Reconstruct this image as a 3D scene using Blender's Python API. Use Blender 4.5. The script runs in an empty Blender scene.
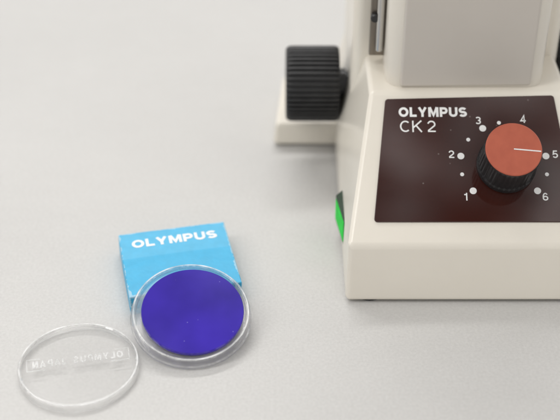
import bpy, bmesh, math, random
from mathutils import Matrix, Vector
random.seed(4)
S = 0.01  # everything below is written in centimetres
scene = bpy.context.scene
COL = scene.collection

# ------------------------------------------------------------------ materials
def new_mat(name):
    m = bpy.data.materials.new(name); m.use_nodes = True
    nt = m.node_tree
    return m, nt, nt.nodes["Principled BSDF"]

def noise(nt, scale, detail=4, rough=0.55, vec=None):
    n = nt.nodes.new("ShaderNodeTexNoise")
    n.inputs["Scale"].default_value = scale
    n.inputs["Detail"].default_value = detail
    n.inputs["Roughness"].default_value = rough
    if vec is not None: nt.links.new(vec, n.inputs["Vector"])
    return n

def objco(nt, scale=(1, 1, 1)):
    tc = nt.nodes.new("ShaderNodeTexCoord")
    mp = nt.nodes.new("ShaderNodeMapping")
    mp.inputs["Scale"].default_value = scale
    nt.links.new(tc.outputs["Object"], mp.inputs["Vector"])
    return mp.outputs["Vector"]

def ramp(nt, src, stops):
    r = nt.nodes.new("ShaderNodeValToRGB")
    els = r.color_ramp.elements
    els[0].position, els[0].color = stops[0][0], (*stops[0][1], 1)
    els[1].position, els[1].color = stops[-1][0], (*stops[-1][1], 1)
    for p, c in stops[1:-1]:
        e = els.new(p); e.color = (*c, 1)
    nt.links.new(src, r.inputs["Fac"])
    return r

def bump(nt, b, src, strength, dist):
    bp = nt.nodes.new("ShaderNodeBump")
    bp.inputs["Strength"].default_value = strength
    bp.inputs["Distance"].default_value = dist
    nt.links.new(src, bp.inputs["Height"])
    nt.links.new(bp.outputs["Normal"], b.inputs["Normal"])
    return bp

def paint(name, c1, c2, rough, nscale=60, bstr=0.15, bscale=900, bdist=0.0002, spec=0.5):
    m, nt, b = new_mat(name)
    v = objco(nt)
    n = noise(nt, nscale, 5, vec=v)
    r = ramp(nt, n.outputs["Fac"], [(0.3, c1), (0.7, c2)])
    nt.links.new(r.outputs["Color"], b.inputs["Base Color"])
    b.inputs["Roughness"].default_value = rough
    b.inputs["Specular IOR Level"].default_value = spec
    n2 = noise(nt, bscale, 3, vec=v)
    bump(nt, b, n2.outputs["Fac"], bstr, bdist)
    return m

M_cream = paint("cream_enamel", (0.735, 0.69, 0.605), (0.775, 0.73, 0.645), 0.24, 25, 0.12, 1200)
M_col = paint("cream_enamel_column", (0.68, 0.64, 0.57), (0.72, 0.68, 0.605), 0.32, 25, 0.14, 1200)
M_grey = paint("grey_beige_enamel", (0.55, 0.51, 0.46), (0.58, 0.54, 0.49), 0.38, 25, 0.12, 1200)
M_black = paint("black_plastic", (0.010, 0.010, 0.011), (0.020, 0.020, 0.021), 0.36, 200, 0.1, 1500)
M_rubber = paint("black_rubber", (0.015, 0.015, 0.015), (0.02, 0.02, 0.02), 0.8, 200)
M_print = paint("white_print", (0.78, 0.78, 0.77), (0.84, 0.84, 0.82), 0.5, 400)
M_orange = paint("orange_cap_plastic", (0.41, 0.088, 0.046), (0.48, 0.110, 0.058), 0.42, 150, 0.2, 2500)
M_dkgreen = paint("dark_green_plastic", (0.003, 0.024, 0.007), (0.004, 0.032, 0.010), 0.4, 200)
def metal(name, c1, c2, rough):
    m, nt, b = new_mat(name)
    b.inputs["Metallic"].default_value = 1; b.inputs["Roughness"].default_value = rough
    n = noise(nt, 300, 4, vec=objco(nt, (1, 1, 0.05)))
    r = ramp(nt, n.outputs["Fac"], [(0.3, c1), (0.7, c2)])
    nt.links.new(r.outputs["Color"], b.inputs["Base Color"])
    return m
M_metal = metal("brushed_metal", (0.42, 0.41, 0.39), (0.62, 0.60, 0.57), 0.25)
M_bronze = metal("brownish_metal", (0.16, 0.14, 0.12), (0.28, 0.25, 0.21), 0.38)

# glossy brown panel
M_panel, nt, b = new_mat("brown_gloss_panel")
v = objco(nt)
n = noise(nt, 18, 3, vec=v)
r = ramp(nt, n.outputs["Fac"], [(0.3, (0.026, 0.0055, 0.0035)), (0.7, (0.044, 0.0095, 0.006))])
vo = nt.nodes.new("ShaderNodeTexVoronoi"); vo.inputs["Scale"].default_value = 150
nt.links.new(v, vo.inputs["Vector"])
sp = ramp(nt, vo.outputs["Distance"], [(0.0, (0.35,)*3), (0.07, (0,)*3)])
mix = nt.nodes.new("ShaderNodeMix"); mix.data_type = 'RGBA'
nt.links.new(sp.outputs["Color"], mix.inputs["Factor"])
nt.links.new(r.outputs["Color"], mix.inputs[6]); mix.inputs[7].default_value = (0.5, 0.45, 0.42, 1)
nt.links.new(mix.outputs[2], b.inputs["Base Color"])
n2 = noise(nt, 120, 6, vec=objco(nt, (0.3, 1, 1)))
rr = ramp(nt, n2.outputs["Fac"], [(0.35, (0.015,)*3), (0.75, (0.07,)*3)])
nt.links.new(rr.outputs["Color"], b.inputs["Roughness"])
b.inputs["IOR"].default_value = 1.52

# green switch rocker
M_green, nt, b = new_mat("green_translucent_plastic")
n = noise(nt, 250, 2, vec=objco(nt))
r = ramp(nt, n.outputs["Fac"], [(0.3, (0.0, 0.36, 0.025)), (0.7, (0.002, 0.48, 0.04))])
nt.links.new(r.outputs["Color"], b.inputs["Base Color"])
nt.links.new(r.outputs["Color"], b.inputs["Emission Color"])
b.inputs["Emission Strength"].default_value = 0.4
b.inputs["Roughness"].default_value = 0.5
b.inputs["Specular IOR Level"].default_value = 0.15

# table
M_table, nt, b = new_mat("pale_laminate")
v = objco(nt)
n1 = noise(nt, 7, 5, 0.5, vec=objco(nt, (0.8, 1.3, 1)))
n2 = noise(nt, 800, 4, 0.7, vec=v)
n3 = noise(nt, 60, 6, 0.7, vec=objco(nt, (0.8, 1.3, 1)))
mx = nt.nodes.new("ShaderNodeMath"); mx.operation = 'MULTIPLY_ADD'
mx.inputs[1].default_value = 3.0
nt.links.new(n2.outputs["Fac"], mx.inputs[0]); nt.links.new(n1.outputs["Fac"], mx.inputs[2])
mx2 = nt.nodes.new("ShaderNodeMath"); mx2.operation = 'MULTIPLY_ADD'
mx2.inputs[1].default_value = 0.6
nt.links.new(n3.outputs["Fac"], mx2.inputs[0]); nt.links.new(mx.outputs[0], mx2.inputs[2])
mx3 = nt.nodes.new("ShaderNodeMath"); mx3.operation = 'MULTIPLY'; mx3.inputs[1].default_value = 0.235
nt.links.new(mx2.outputs[0], mx3.inputs[0])
r = ramp(nt, mx3.outputs[0], [(0.34, (0.480, 0.472, 0.457)), (0.74, (0.595, 0.587, 0.570))])
nt.links.new(r.outputs["Color"], b.inputs["Base Color"])
b.inputs["Roughness"].default_value = 0.45
b.inputs["Specular IOR Level"].default_value = 0.4
bump(nt, b, n2.outputs["Fac"], 0.2, 0.0003)

# clear moulded styrene
def clear_plastic(name, haze=0.02, rough=0.0, solid=0.4, refl=0.5, base=0.03, power=3.5, tint=0.99):
    m = bpy.data.materials.new(name); m.use_nodes = True
    nt = m.node_tree; nt.nodes.clear()
    out = nt.nodes.new("ShaderNodeOutputMaterial")
    tr = nt.nodes.new("ShaderNodeBsdfTransparent"); tr.inputs[0].default_value = (tint, tint, tint, 1)
    gs = nt.nodes.new("ShaderNodeBsdfGlossy"); gs.inputs["Roughness"].default_value = 0.06
    gs.inputs["Color"].default_value = (1, 1, 1, 1)
    lw = nt.nodes.new("ShaderNodeLayerWeight"); lw.inputs["Blend"].default_value = 0.5
    pw = nt.nodes.new("ShaderNodeMath"); pw.operation = 'POWER'; pw.inputs[1].default_value = power
    nt.links.new(lw.outputs["Facing"], pw.inputs[0])
    ma = nt.nodes.new("ShaderNodeMath"); ma.operation = 'MULTIPLY_ADD'
    ma.inputs[1].default_value = refl; ma.inputs[2].default_value = base
    nt.links.new(pw.outputs[0], ma.inputs[0])
    thin = nt.nodes.new("ShaderNodeMixShader")
    nt.links.new(ma.outputs[0], thin.inputs[0]); nt.links.new(tr.outputs[0], thin.inputs[1]); nt.links.new(gs.outputs[0], thin.inputs[2])
    last = thin
    if solid > 0:
        gl = nt.nodes.new("ShaderNodeBsdfGlass"); gl.inputs["Color"].default_value = (1, 1, 1, 1)
        gl.inputs["IOR"].default_value = 1.4
        gl.inputs["Roughness"].default_value = rough
        both = nt.nodes.new("ShaderNodeMixShader"); both.inputs[0].default_value = solid
        nt.links.new(thin.outputs[0], both.inputs[1]); nt.links.new(gl.outputs[0], both.inputs[2])
        last = both
    df = nt.nodes.new("ShaderNodeBsdfDiffuse"); df.inputs[0].default_value = (0.97, 0.975, 0.97, 1)
    ns = noise(nt, 130, 5, vec=objco(nt))
    rp = ramp(nt, ns.outputs["Fac"], [(0.4, (haze*0.5,)*3), (0.75, (haze*1.8,)*3)])
    m1 = nt.nodes.new("ShaderNodeMixShader")
    nt.links.new(rp.outputs["Color"], m1.inputs[0])
    nt.links.new(last.outputs[0], m1.inputs[1]); nt.links.new(df.outputs[0], m1.inputs[2])
    nt.links.new(m1.outputs[0], out.inputs[0])
    return m
M_sheet = clear_plastic("clear_styrene_sheet", 0.012, solid=0.0, refl=0.25, base=0.02)
M_rim = clear_plastic("clear_styrene_rim", 0.08, solid=0.45, refl=0.8, base=0.09)
M_lip = clear_plastic("clear_styrene_lip", 0.45, solid=0.25, refl=0.8, base=0.15)
M_lidrim = clear_plastic("clear_styrene_lid_rim", 0.06, solid=0.35, refl=0.9, base=0.07, power=2.5)
M_emboss = clear_plastic("raised_styrene", 0.24, solid=0.2, refl=0.6, base=0.08)

# violet filter glass
M_violet, nt, b = new_mat("violet_filter_glass")
v = objco(nt)
n = noise(nt, 32, 3, vec=v)
r = ramp(nt, n.outputs["Fac"], [(0.3, (0.024, 0.010, 0.25)), (0.7, (0.046, 0.022, 0.41))])
vo = nt.nodes.new("ShaderNodeTexVoronoi"); vo.inputs["Scale"].default_value = 190
nt.links.new(v, vo.inputs["Vector"])
sp = ramp(nt, vo.outputs["Distance"], [(0.0, (0.5,)*3), (0.06, (0,)*3)])
mix = nt.nodes.new("ShaderNodeMix"); mix.data_type = 'RGBA'
nt.links.new(sp.outputs["Color"], mix.inputs["Factor"])
nt.links.new(r.outputs["Color"], mix.inputs[6]); mix.inputs[7].default_value = (0.5, 0.45, 0.8, 1)
nt.links.new(mix.outputs[2], b.inputs["Base Color"])
b.inputs["Roughness"].default_value = 0.08
b.inputs["IOR"].default_value = 1.52

# cardboard box
BW, BD, BH = 4.8, 4.45, 1.0
M_box, nt, b = new_mat("printed_cardboard")
tc = nt.nodes.new("ShaderNodeTexCoord")
sep = nt.nodes.new("ShaderNodeSeparateXYZ"); nt.links.new(tc.outputs["Object"], sep.inputs[0])
band = nt.nodes.new("ShaderNodeMapRange")
band.inputs["From Min"].default_value = 0.0030; band.inputs["From Max"].default_value = 0.0040
nt.links.new(sep.outputs["Y"], band.inputs["Value"])
mixc = nt.nodes.new("ShaderNodeMix"); mixc.data_type = 'RGBA'
mixc.inputs[6].default_value = (0.040, 0.41, 0.68, 1); mixc.inputs[7].default_value = (0.080, 0.45, 0.71, 1)
nt.links.new(band.outputs[0], mixc.inputs["Factor"])
n = noise(nt, 220, 5, vec=tc.outputs["Object"])
mott = nt.nodes.new("ShaderNodeMix"); mott.data_type = 'RGBA'; mott.blend_type = 'MULTIPLY'
mott.inputs["Factor"].default_value = 1
mr = ramp(nt, n.outputs["Fac"], [(0.3, (0.90,)*3), (0.7, (1.0,)*3)])
nt.links.new(mixc.outputs[2], mott.inputs[6]); nt.links.new(mr.outputs["Color"], mott.inputs[7])
def absdist(axis, half):
    a = nt.nodes.new("ShaderNodeMath"); a.operation = 'ABSOLUTE'; nt.links.new(sep.outputs[axis], a.inputs[0])
    s = nt.nodes.new("ShaderNodeMath"); s.operation = 'SUBTRACT'; s.inputs[0].default_value = half
    nt.links.new(a.outputs[0], s.inputs[1]); return s.outputs[0]
dx = absdist("X", BW/2*S); dy = absdist("Y", BD/2*S)
zc = nt.nodes.new("ShaderNodeMath"); zc.operation = 'SUBTRACT'; zc.inputs[0].default_value = BH*S
nt.links.new(sep.outputs["Z"], zc.inputs[1])
def mx_(a, bb, op):
    q = nt.nodes.new("ShaderNodeMath"); q.operation = op
    nt.links.new(a, q.inputs[0]); nt.links.new(bb, q.inputs[1]); return q.outputs[0]
mxy = mx_(dx, dy, 'MAXIMUM'); mxz = mx_(dx, zc.outputs[0], 'MAXIMUM'); myz = mx_(dy, zc.outputs[0], 'MAXIMUM')
dist = mx_(mx_(mxy, mxz, 'MINIMUM'), myz, 'MINIMUM')
nn = noise(nt, 160, 6, 0.7, vec=tc.outputs["Object"])
thr = nt.nodes.new("ShaderNodeMapRange")
thr.inputs["From Min"].default_value = 0.40; thr.inputs["From Max"].default_value = 0.75
thr.inputs["To Min"].default_value = 0.0; thr.inputs["To Max"].default_value = 0.0018
nt.links.new(nn.outputs["Fac"], thr.inputs["Value"])
lt = nt.nodes.new("ShaderNodeMath"); lt.operation = 'LESS_THAN'
nt.links.new(dist, lt.inputs[0]); nt.links.new(thr.outputs[0], lt.inputs[1])
lf = nt.nodes.new("ShaderNodeMath"); lf.operation = 'MULTIPLY'; lf.inputs[1].default_value = 0.55
nt.links.new(lt.outputs[0], lf.inputs[0])
wear = nt.nodes.new("ShaderNodeMix"); wear.data_type = 'RGBA'
nt.links.new(lf.outputs[0], wear.inputs["Factor"]); nt.links.new(mott.outputs[2], wear.inputs[6])
wear.inputs[7].default_value = (0.50, 0.64, 0.70, 1)
nt.links.new(wear.outputs[2], b.inputs["Base Color"])
b.inputs["Roughness"].default_value = 0.45
n3 = noise(nt, 90, 5, vec=tc.outputs["Object"])
bump(nt, b, n3.outputs["Fac"], 0.5, 0.0008)

# ------------------------------------------------------------------ helpers
WORLD = {}
def place(ob, matrix=None, parent=None):
    mw = matrix.copy() if matrix is not None else Matrix.Identity(4)
    mw.translation = mw.translation * S
    if parent is not None:
        ob.parent = parent
        ob.matrix_parent_inverse = Matrix.Identity(4)
        ob.matrix_basis = WORLD[parent.name].inverted() @ mw
    else:
        ob.matrix_basis = mw
    WORLD[ob.name] = mw

def finish(name, bm, mat, parent=None, smooth=True, matrix=None, bevel=0, seg=4, autoang=35):
    bmesh.ops.recalc_face_normals(bm, faces=bm.faces)
    for vv in bm.verts: vv.co *= S
    me = bpy.data.meshes.new(name); bm.to_mesh(me); bm.free()
    me.materials.append(mat)
    ob = bpy.data.objects.new(name, me); COL.objects.link(ob)
    if smooth:
        for p in me.polygons: p.use_smooth = True
        me.set_sharp_from_angle(angle=math.radians(autoang))
    if bevel:
        md = ob.modifiers.new("bevel", 'BEVEL'); md.width = bevel*S; md.segments = seg
        md.limit_method = 'ANGLE'; md.angle_limit = math.radians(20); md.harden_normals = True
    place(ob, matrix, parent)
    return ob

def rim_material(ob, rmin, mat, rmax=99):
    me = ob.data; me.materials.append(mat); k = len(me.materials)-1
    for p in me.polygons:
        if rmin*S < math.hypot(p.center.x, p.center.y) < rmax*S: p.material_index = k

def T(x, y, z): return Matrix.Translation((x, y, z))
def frame(o, u, v):
    u = Vector(u).normalized(); v = Vector(v).normalized(); n = u.cross(v).normalized()
    m = Matrix((u, v, n)).transposed().to_4x4(); m.translation = Vector(o)
    return m

def bm_box(x0, x1, y0, y1, z0, z1, bm=None):
    bm = bm or bmesh.new()
    vs = [bm.verts.new((x, y, z)) for z in (z0, z1) for y in (y0, y1) for x in (x0, x1)]
    for f in ((0,1,3,2),(4,6,7,5),(0,4,5,1),(2,3,7,6),(0,2,6,4),(1,5,7,3)):
        bm.faces.new([vs[i] for i in f])
    return bm

def bm_lathe(profile, N=96, teeth=0, depth=0.0, bm=None, off=(0, 0, 0)):
    bm = bm or bmesh.new()
    rings = []
    for (r, z, *m) in profile:
        mod = m[0] if m else 0
        if r <= 1e-6:
            rings.append([bm.verts.new((off[0], off[1], z+off[2]))]); continue
        ring = []
        for i in range(N):
            a = 2*math.pi*i/N
            rr = r
            if teeth and mod:
                ph = (a*teeth/(2*math.pi)) % 1.0
                g = max(0.0, abs(ph-0.5)*2 - 0.45)/0.55
                rr = r - depth*mod*min(1, g*1.8)
            ring.append(bm.verts.new((rr*math.cos(a)+off[0], rr*math.sin(a)+off[1], z+off[2])))
        rings.append(ring)
    for A, B in zip(rings, rings[1:]):
        if len(A) == 1 and len(B) == 1: continue
        for i in range(N):
            j = (i+1) % N
            if len(A) == 1: bm.faces.new((A[0], B[i], B[j]))
            elif len(B) == 1: bm.faces.new((A[i], A[j], B[0]))
            else: bm.faces.new((A[i], A[j], B[j], B[i]))
    return bm

def bm_prism(pts, z0, z1, bm=None):
    bm = bm or bmesh.new()
    a = [bm.verts.new((x, y, z0)) for x, y in pts]
    c = [bm.verts.new((x, y, z1)) for x, y in pts]
    bm.faces.new(list(reversed(a))); bm.faces.new(c)
    n = len(pts)
    for i in range(n):
        j = (i+1) % n
        bm.faces.new((a[i], a[j], c[j], c[i]))
    return bm

def bm_profile(prof, h):
    bm = bmesh.new()
    a = [bm.verts.new((x, -h, z)) for x, z in prof]; c = [bm.verts.new((x, h, z)) for x, z in prof]
    bm.faces.new(a); bm.faces.new(c[::-1])
    n = len(prof)
    for i in range(n):
        j = (i+1) % n; bm.faces.new((a[i], c[i], c[j], a[j]))
    return bm

def round_poly(pts, r, n=6):
    out = []
    N = len(pts)
    for i in range(N):
        p = Vector(pts[i]); a = Vector(pts[i-1]); c = Vector(pts[(i+1) % N])
        rr = r[i] if isinstance(r, (list, tuple)) else r
        d1 = (a-p).normalized(); d2 = (c-p).normalized()
        ang = d1.angle(d2); tl = rr/math.tan(ang/2)
        s_, e_ = p+d1*tl, p+d2*tl
        cen = p + (d1+d2).normalized()*(rr/math.sin(ang/2))
        for k in range(n+1):
            t = k/n
            q = (s_-cen).lerp(e_-cen, t).normalized()*rr + cen
            out.append((q.x, q.y))
    return out

# ---- grotesque lettering built from strokes (cap height 1, stroke t) ----
def arc(cx, cy, rx, ry, a0, a1, n=18):
    return [(cx+rx*math.cos(math.radians(a0+(a1-a0)*i/n)), cy+ry*math.sin(math.radians(a0+(a1-a0)*i/n))) for i in range(n+1)]

def glyph(ch, W, t):
    h = t/2; rx = W/2-h; q = (1-t)/4
    if ch == 'O': return [(arc(W/2, .5, rx, .5-h, 0, 360, 36)[:-1], True)]
    if ch == 'C': return [(arc(W/2, .5, rx, .5-h, 48, 312, 30), False)]
    if ch == 'L': return [([(h, 1), (h, h), (W, h)], False)]
    if ch == 'Y': return [([(h*1.1, 1), (W/2, .42), (W-h*1.1, 1)], False), ([(W/2, .45), (W/2, 0)], False)]
    if ch == 'M': return [([(h, 0), (h, 1)], False), ([(W-h, 0), (W-h, 1)], False), ([(h*1.3, 1), (W/2, t*.75), (W-h*1.3, 1)], False)]
    if ch == 'N': return [([(h, 0), (h, 1)], False), ([(W-h, 0), (W-h, 1)], False), ([(h*1.2, 1), (W-h*1.2, 0)], False)]
    if ch == 'P':
        r_ = (1-h-.42)/2
        return [([(h, 0), (h, 1)], False), ([(h, 1-h)] + arc(W-h-r_, 1-h-r_, r_, r_, 90, -90, 14) + [(h, .42)], False)]
    if ch == 'U': return [([(h, 1)] + arc(W/2, h+rx*.9, rx, rx*.9, 180, 360, 20) + [(W-h, 1)], False)]
    if ch == 'J': return [([(W-h, 1)] + arc(W/2, h+rx, rx, rx, 0, -175, 16), False)]
    if ch == 'S': return [(arc(W/2, .5+q, rx, q, 28, 270, 20) + arc(W/2, .5-q, rx, q, 90, -152, 20)[1:], False)]
    if ch == 'K': return [([(h, 0), (h, 1)], False), ([(W-h, 1), (h, .36)], False), ([(W*.40, .56), (W-h*.8, 0)], False)]
    if ch == 'A': return [([(h, 0), (W/2, 1-h), (W-h, 0)], False), ([(W*.22, .30), (W*.78, .30)], False)]
    if ch == '1': return [([(W*.62, 0), (W*.62, 1)], False), ([(W*.2, .76), (W*.62, .80)], False)]
    if ch == '2': return [(arc(W/2, 1-h-rx*.95, rx, rx*.95, 168, -28, 18) + [(h*1.6, t*1.15), (h*1.6, h), (W, h)], False)]
    if ch == '3': return [(arc(W/2, .5+q, rx*.94, q, 152, -90, 18), False), (arc(W/2, .5-q, rx, q, 90, -155, 18), False)]
    if ch == '4': return [([(W*.72, 0), (W*.72, 1), (h, .27), (W, .27)], False)]
    if ch == '5': return [([(W-h*1.2, 1-h), (W*.25, 1-h), (W*.16, .50)] + arc(W/2, .33, rx, .33-h, 125, -152, 20), False)]
    if ch == '6': return [(arc(W/2, .31, rx, .31-h, 0, 360, 24)[:-1], True), (arc(W/2, .5, rx, .5-h, 38, 180, 16) + [(h, .33)], False)]
    return []

GW = dict(O=1.06, L=.74, Y=1.0, M=1.10, P=.86, U=.92, S=.88, C=.98, K=.90, N=.9, A=.98, J=.66)
def ribbon(bm, pts, closed, half, z0, z1):
    P = [Vector((x, y)) for x, y in pts]
    Q = [P[0]]
    for p in P[1:]:
        if (p-Q[-1]).length > 1e-5: Q.append(p)
    P = Q; n = len(P)
    Lf, Rt = [], []
    for i in range(n):
        a = P[i-1] if (i > 0 or closed) else None
        c = P[(i+1) % n] if (i < n-1 or closed) else None
        d1 = (P[i]-a).normalized() if a is not None else None
        d2 = (c-P[i]).normalized() if c is not None else None
        if d1 is None: d1 = d2
        if d2 is None: d2 = d1
        n1 = Vector((-d1.y, d1.x)); n2 = Vector((-d2.y, d2.x))
        m = (n1+n2)
        if m.length < 1e-4: m = n1
        m.normalize()
        k = min(2.0, 1/max(0.3, m.dot(n1)))
        Lf.append(P[i]+m*half*k); Rt.append(P[i]-m*half*k)
    def mk(q, z): return bm.verts.new((q.x, q.y, z))
    lt, rt = [mk(q, z1) for q in Lf], [mk(q, z1) for q in Rt]
    lb, rb = [mk(q, z0) for q in Lf], [mk(q, z0) for q in Rt]
    rng = range(n) if closed else range(n-1)
    for i in rng:
        j = (i+1) % n
        bm.faces.new((lt[i], rt[i], rt[j], lt[j])); bm.faces.new((lb[j], rb[j], rb[i], lb[i]))
        bm.faces.new((lt[j], lb[j], lb[i], lt[i])); bm.faces.new((rt[i], rb[i], rb[j], rt[j]))
    if not closed:
        bm.faces.new((lt[0], lb[0], rb[0], rt[0])); bm.faces.new((lt[-1], rt[-1], rb[-1], lb[-1]))

def letters(bm, text, x, y, w, h, t, z, th, gap=.12, narrow=1.0, center=False, mirror=False):
    widths = [(.5 if ch == ' ' else (GW.get(ch, .60)*narrow)) for ch in text]
    nat = sum(widths)+gap*(len(text)-1)
    kx = 1.0 if w is None else w/(nat*h)
    cx = 0
    ox, oy = (x - nat*h*kx/2, y - h/2) if center else (x, y)
    for ch, W in zip(text, widths):
        Wk = W*kx
        for si, (pts, closed) in enumerate(glyph(ch, Wk, t)):
            pp = [(ox+(cx*kx+px)*h, oy+py*h) for px, py in pts]
            if mirror: pp = [(-px, py) for px, py in pp]
            ribbon(bm, pp, closed, t*h/2, z, z+th+0.0012*si)
        cx += W+gap

def empty(name, loc):
    e = bpy.data.objects.new(name, None); COL.objects.link(e); e.empty_display_size = 0.02
    place(e, T(*loc)); return e

def tag(ob, label=None, category=None, kind=None):
    if label: ob["label"] = label
    if category: ob["category"] = category
    if kind: ob["kind"] = kind

# ------------------------------------------------------------------ table
bm = bm_box(-90, 90, -60, 90, -3, 0)
table = finish("table_top", bm, M_table, smooth=False, bevel=0.3)
tag(table, "pale warm grey matte laminate table top", "table", "structure")

# ------------------------------------------------------------------ microscope
XC = 8.25
mic = empty("microscope", (XC, 0, 0))
tag(mic, "cream laboratory microscope with sloping brown control panel", "microscope")
def mirx(x): return 2*XC - x

bm = bmesh.new()
XL, XT = 2.85, 3.93
Y0, Z0, Z1, ZT, YT, YB = -6.4, 0.11, 2.79, 6.83, -0.63, 9.5
def V(x, y, z): return bm.verts.new((x, y, z))
L = dict(a=V(XL-0.05, Y0-0.40, Z0), b=V(XL, Y0, Z1), c=V(XT, YT, ZT), d=V(XT, YB, ZT), e=V(XL, YB, Z1), f=V(XL-0.05, YB, Z0))
R = {k: V(mirx(q.co.x), q.co.y, q.co.z) for k, q in L.items()}
for s_ in (L, R):
    bm.faces.new([s_[k] for k in "abef"]); bm.faces.new([s_[k] for k in "bcde"])
for p, q in ("ab", "bc", "cd", "de", "ef", "fa"):
    bm.faces.new((L[p], L[q], R[q], R[p]))
base = finish("base_housing", bm, M_cream, mic, bevel=0.20, seg=6)

pts = round_poly([(3.3, 2.7), (12.8, 2.7), (12.8, 9.4), (3.3, 9.4)], 0.5)
bm = bm_prism(pts, 3.2, 26)
finish("rear_body", bm, M_cream, mic)

pts = round_poly([(4.66, -0.20), (11.6, -0.20), (11.6, 4.0), (4.66, 4.0)], [0.75, 0.75, 0.2, 0.2], 10)
bm = bm_prism(pts, 6.6, 26)
finish("column", bm, M_col, mic)
pts = round_poly([(5.25, 0), (11.0, 0.06), (11.0, 19), (5.25, 19)], 0.14)
bm = bm_prism(pts, -0.2, 0.13)
finish("column_face", bm, M_grey, mic, matrix=frame((0, -0.17, 6.86), (1, 0, 0), (0, 0, 1)), bevel=0.13, seg=8)

bm = bm_prism(round_poly([(4.0, 1.7), (4.75, 1.7), (4.75, 2.05), (4.0, 2.05)], 0.05), 7.35, 26)
brk = finish("bracket", bm, M_bronze, mic, bevel=0.05, seg=3)
bm = bm_lathe([(0, 0), (0.13, 0), (0.17, 0.05), (0.17, 14), (0, 14)], 24)
finish("support_rod", bm, M_metal, brk, matrix=T(4.42, 1.52, 7.7))
bm = bm_lathe([(0, 0), (0.2, 0), (0.2, 0.2), (0.16, 0.25), (0, 0.25)], 24)
finish("screw", bm, M_black, brk, matrix=frame((4.18, 1.7, 9.3), (1, 0, 0), (0, 0, 1)))

# rear foot sticking out to the side
bm = bmesh.new()
A = [(-0.36, 5.5), (3.4, 5.45), (3.4, 10.5), (0.05, 10.5)]
lo = [bm.verts.new((x, y, 0.08)) for x, y in A]
hi = [bm.verts.new((x + (0.12 if i in (0, 3) else 0), y + (0.12 if i < 2 else 0), 1.32)) for i, (x, y) in enumerate(A)]
bm.faces.new(lo[::-1]); bm.faces.new(hi)
for i in range(4):
    j = (i+1) % 4; bm.faces.new((lo[i], lo[j], hi[j], hi[i]))
foot = finish("rear_foot", bm, M_cream, mic, bevel=0.22, seg=5)
for i, (x, y) in enumerate([(3.85, -5.96), (12.6, -5.96), (0.8, 7.6)]):
    bm = bm_lathe([(0, 0), (0.66, 0), (0.70, 0.03), (0.70, 0.16), (0, 0.16)], 32)
    finish("rubber_pad", bm, M_rubber, mic, matrix=T(x, y, 0.0))

def focus_knob(xa, xb, xin, y, z, R_):
    d = 1 if xb > xa else -1
    Lk = abs(xb-xa)
    prof = [(0, 0.06), (R_*0.80, 0.06), (R_*0.86, 0.0), (R_*0.93, 0.02), (R_*0.965, 0.10, 0.3), (R_*0.995, 0.2, 1.0),
            (R_, 0.35, 1.0), (R_, Lk-0.2, 1.0), (R_*0.985, Lk-0.08, 1.0), (R_*0.95, Lk, 0.2), (0.8, Lk)]
    bm = bm_lathe(prof + [(0, Lk)], 44*8, 44, 0.14)
    mt = frame((xa, y, z), (0, 1, 0), (0, 0, d))
    k = finish("focus_knob", bm, M_black, mic, matrix=mt, autoang=40)
    Ls = abs(xin-xb)
    bm = bm_lathe([(0, -0.1), (0.74, -0.1), (0.74, Ls*0.75), (0.6, Ls*0.8), (0.6, Ls+0.3), (0, Ls+0.3)], 48)
    finish("knob_shaft", bm, M_black, k, matrix=mt @ T(0, 0, Lk))
focus_knob(0.27, 2.85, 3.3, 5.0, 4.0, 1.84)
focus_knob(15.7, 13.12, 12.75, 5.0, 4.9, 1.84)

# power switch on the side of the base: dark wedge bezel, green rocker inset in it
swf = frame((2.89, -2.66, 1.43), (0, -1, 0), (0, 0, 1))
prof = [(-1.42, -0.15), (-1.34, 0.04), (-0.92, 0.36), (1.2, 0.05), (1.25, -0.15)]
sw = finish("power_switch", bm_profile(prof, 0.67), M_dkgreen, mic, matrix=swf, bevel=0.03, seg=2)
prof = [(-0.84, 0.2), (-0.84, 0.368), (-0.1, 0.262), (1.0, 0.10), (1.0, -0.05)]
finish("rocker", bm_profile(prof, 0.53), M_green, sw, matrix=swf, bevel=0.02, seg=3)["label"] = "lit green rocker of the switch"

# control panel
e = math.radians(55)
PF = frame((0, Y0, Z1), (1, 0, 0), (0, math.sin(e), math.cos(e)))
pts = round_poly([(3.95, 1.04), (mirx(3.95), 1.04), (mirx(4.58), 6.86), (4.58, 6.68)], 0.14)
bm = bm_prism(pts, -0.15, 0.07)
panel = finish("control_panel", bm, M_panel, mic, matrix=PF, bevel=0.025, seg=2)
panel["label"] = "glossy dark brown panel with white lettering"
ZP = 0.072
bm = bmesh.new()
letters(bm, "OLYMPUS", 5.14, 5.83, 2.96, 0.45, 0.235, ZP, 0.006, gap=.13)
finish("brand_lettering", bm, M_print, panel, matrix=PF, smooth=False)
bm = bmesh.new()
letters(bm, "CK", 5.18, 5.12, 0.96, 0.53, 0.12, ZP, 0.006, gap=.12)
letters(bm, "2", 6.36, 5.12, None, 0.53, 0.12, ZP, 0.006, narrow=1.12)
finish("model_lettering", bm, M_print, panel, matrix=PF, smooth=False)
DX, DL, DR = 9.56, 3.62, 1.86
bm = bmesh.new()
for i in range(11):
    ang = math.radians(220 - 26*i)
    r_ = 0.15 if i % 2 == 0 else 0.085
    rad = DR + (0.07 if i == 5 else 0)
    sh = {5: -0.10, 10: -0.07, 0: 0.05}.get(i, 0)
    bm_lathe([(0, ZP), (r_, ZP), (r_, ZP+0.008), (0, ZP+0.008)], 24, bm=bm,
             off=(DX + rad*math.cos(ang) + sh, DL + rad*math.sin(ang), 0))
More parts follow.
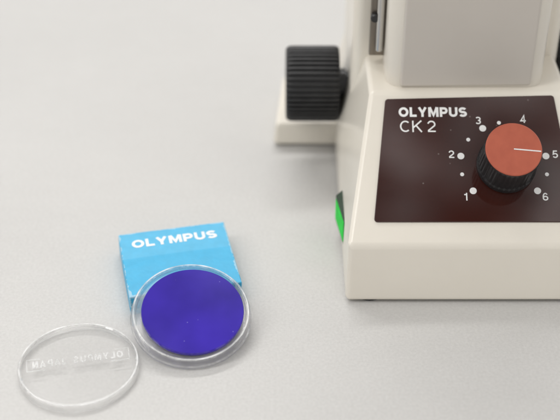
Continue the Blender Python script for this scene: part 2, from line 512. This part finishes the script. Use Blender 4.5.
for i in range(6):
    ang = math.radians(220 - 52*i)
    rr = 2.34 if i == 3 else 2.27
    sh = {3: -0.08, 5: -0.07, 0: 0.05}.get(i, 0)
    letters(bm, str(i+1), DX + rr*math.cos(ang) + sh, DL + rr*math.sin(ang), None, 0.345, 0.155, ZP, 0.006, center=True, narrow=1.15)
finish("dial_scale", bm, M_print, panel, matrix=PF, smooth=False)

# dial knob
KF = PF @ T(DX+0.08, DL-0.05, 0.07)
bm = bm_lathe([(0, 0), (1.24, 0.0), (1.27, 0.05), (1.27, 0.30), (1.235, 0.36, .3), (1.21, 0.44, 1), (1.20, 1.62, 1), (1.20, 1.76, .2), (1.18, 1.84), (0, 1.84)],
              36*8, 36, 0.028)
dial = finish("dial_knob", bm, M_black, mic, matrix=KF)
bm = bm_lathe([(0, 0), (1.17, 0.0), (1.17, 0.03), (1.14, 0.06), (0, 0.06)], 96)
cap = finish("dial_cap", bm, M_orange, dial, matrix=KF @ T(0, 0, 1.84))
cap["label"] = "orange-red round cap with a white pointer line"
ptr = KF @ T(0, 0, 1.902) @ Matrix.Rotation(math.radians(-5.5), 4, 'Z')
bm = bm_box(0.0, 1.12, -0.025, 0.025, 0, 0.012)
finish("pointer_line", bm, M_print, dial, matrix=ptr, smooth=False)

# ------------------------------------------------------------------ blue box
ang = math.radians(12.2)
BF = T(-4.43, -4.93, 0.0) @ Matrix.Rotation(ang, 4, 'Z')
bm = bm_box(-BW/2, BW/2, -BD/2, BD/2, 0.01, BH)
bmesh.ops.subdivide_edges(bm, edges=bm.edges, cuts=14, use_grid_fill=True)
for q in bm.verts:
    x, y, z = q.co
    fx, fy = 1-(2*x/BW)**2, 1-(2*y/BD)**2
    if z > BH-0.01: q.co.z += 0.03*fx*fy
    if abs(y) > BD/2-0.01: q.co.y += 0.04*math.copysign(1, y)*fx*math.sin(math.pi*max(0, min(1, z/BH)))
    if abs(x) > BW/2-0.01: q.co.x += 0.03*math.copysign(1, x)*fy*math.sin(math.pi*max(0, min(1, z/BH)))
box = finish("filter_box", bm, M_box, matrix=BF, bevel=0.05, seg=3)
tag(box, "light blue square cardboard box with white lettering, worn edges", "box")
bm = bmesh.new()
letters(bm, "OLYMPUS", -1.88, BD/2-1.15, 3.80, 0.56, 0.235, BH+0.002, 0.008, gap=.13)
for q in bm.verts:
    x, y, z = q.co
    q.co.z += 0.03*(1-(2*x/BW)**2)*(1-(2*y/BD)**2)
finish("box_lettering", bm, M_print, box, matrix=BF, smooth=False)

# ------------------------------------------------------------------ filter case, leaning on the box
ex = Vector((math.cos(ang), math.sin(ang), 0)); ey = Vector((-math.sin(ang), math.cos(ang), 0))
E = Vector((-3.93, -7.10, 0)) - 0.06*ex
dd = 3.85
th = math.atan((1.0+0.02)/dd)
Lp = E - dd*ey
RD = 2.50
up_ = (ey*math.cos(th) + Vector((0, 0, math.sin(th))))
cen = Lp + up_*RD
CF = frame(cen, ex, up_)
prof = [(0, 0), (1.9, 0), (2.44, 0), (2.50, 0.05), (2.50, 0.16), (2.45, 0.20), (2.42, 0.50), (2.39, 0.54), (2.33, 0.54), (2.28, 0.50), (2.25, 0.30), (2.05, 0.28), (2.0, 0.12), (0, 0.12)]
dish = finish("filter_case", bm_lathe(prof, 128), M_sheet, matrix=CF, autoang=30)
rim_material(dish, 1.95, M_rim)
rim_material(dish, 2.34, M_lip, 2.38)
tag(dish, "round clear plastic case leaning on the blue box", "case")
bm = bm_lathe([(0, 0), (2.08, 0), (2.11, 0.03), (2.11, 0.14), (2.08, 0.17), (0, 0.17)], 128)
fil = finish("colour_filter", bm, M_violet, matrix=CF @ T(0.08, 0.06, 0.31))
tag(fil, "round deep blue-violet glass filter inside the clear case", "filter")

# ------------------------------------------------------------------ lid flat on the table
LF = T(-8.06, -10.89, 0.005) @ Matrix.Rotation(math.radians(11), 4, 'Z')
prof = [(2.42, 0), (2.41, 0.31), (2.375, 0.36), (2.32, 0.36), (2.27, 0.32), (0, 0.32), (0, 0.25), (2.28, 0.25), (2.32, 0.25), (2.36, 0.21), (2.37, 0)]
bm = bm_lathe(prof + [prof[0]], 128)
bmesh.ops.remove_doubles(bm, verts=bm.verts, dist=1e-4)
lid = finish("case_lid", bm, M_sheet, matrix=LF, autoang=30)
rim_material(lid, 2.26, M_lidrim)
rim_material(lid, 2.34, M_lip, 2.355)
tag(lid, "round clear plastic lid with embossed lettering on the table", "lid")
bm = bmesh.new()
letters(bm, "OLYMPUS JAPAN", -1.80, 0.04, 3.6, 0.38, 0.16, 0.322, 0.018, gap=.22, narrow=.8, mirror=True)
for s_ in (-1, 1):
    for x0, x1, y0, y1 in ((1.5, 2.05, 0.54, 0.57), (2.02, 2.05, -0.08, 0.535), (1.3, 2.05, -0.12, -0.09)):
        a_, c_ = sorted((s_*x0, s_*x1))
        bm_box(a_, c_, y0, y1, 0.322, 0.338, bm)
finish("embossed_lettering", bm, M_emboss, lid, matrix=LF, smooth=False)

# ------------------------------------------------------------------ light
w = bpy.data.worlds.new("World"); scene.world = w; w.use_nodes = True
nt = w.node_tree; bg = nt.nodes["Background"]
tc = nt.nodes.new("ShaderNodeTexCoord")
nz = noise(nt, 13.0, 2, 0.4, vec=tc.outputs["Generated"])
r = ramp(nt, nz.outputs["Fac"], [(0.36, (0.14, 0.135, 0.13)), (0.5, (0.62, 0.61, 0.60)), (0.62, (1.8, 1.77, 1.74))])  # invented bright and dark patches, added to give the glossy panel uneven reflections
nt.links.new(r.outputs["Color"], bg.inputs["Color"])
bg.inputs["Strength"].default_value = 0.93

def area(name, loc, target, sx, sy, power, col=(1, 1, 1)):
    l = bpy.data.lights.new(name, 'AREA'); l.shape = 'RECTANGLE'; l.size = sx; l.size_y = sy; l.energy = power; l.color = col
    o = bpy.data.objects.new(name, l); COL.objects.link(o)
    o.location = loc
    o.rotation_euler = (Vector(target)-Vector(loc)).to_track_quat('-Z', 'Y').to_euler()
area("ceiling_lamp", (-0.3, 1.1, 1.7), (0, 0.05, 0), 1.5, 0.25, 20, (1, 0.99, 0.975))
area("ceiling_lamp", (-1.1, -0.5, 1.6), (0, 0, 0), 0.3, 1.4, 11, (1, 0.99, 0.975))

# ------------------------------------------------------------------ camera
cd = bpy.data.cameras.new("camera"); cam = bpy.data.objects.new("camera", cd); COL.objects.link(cam)
p = math.radians(36); D = 0.575
cam.location = (0, -D*math.cos(p), D*math.sin(p))
cam.rotation_euler = (math.radians(90)-p, 0, 0)
cd.sensor_width = 36; cd.lens = 36*1213/560
cd.clip_start = 0.01; cd.clip_end = 50
cd.dof.use_dof = True; cd.dof.focus_distance = 0.507; cd.dof.aperture_fstop = 6.3
scene.camera = cam
scene.view_settings.view_transform = 'Standard'
scene.view_settings.look = 'None'
scene.view_settings.exposure = 0
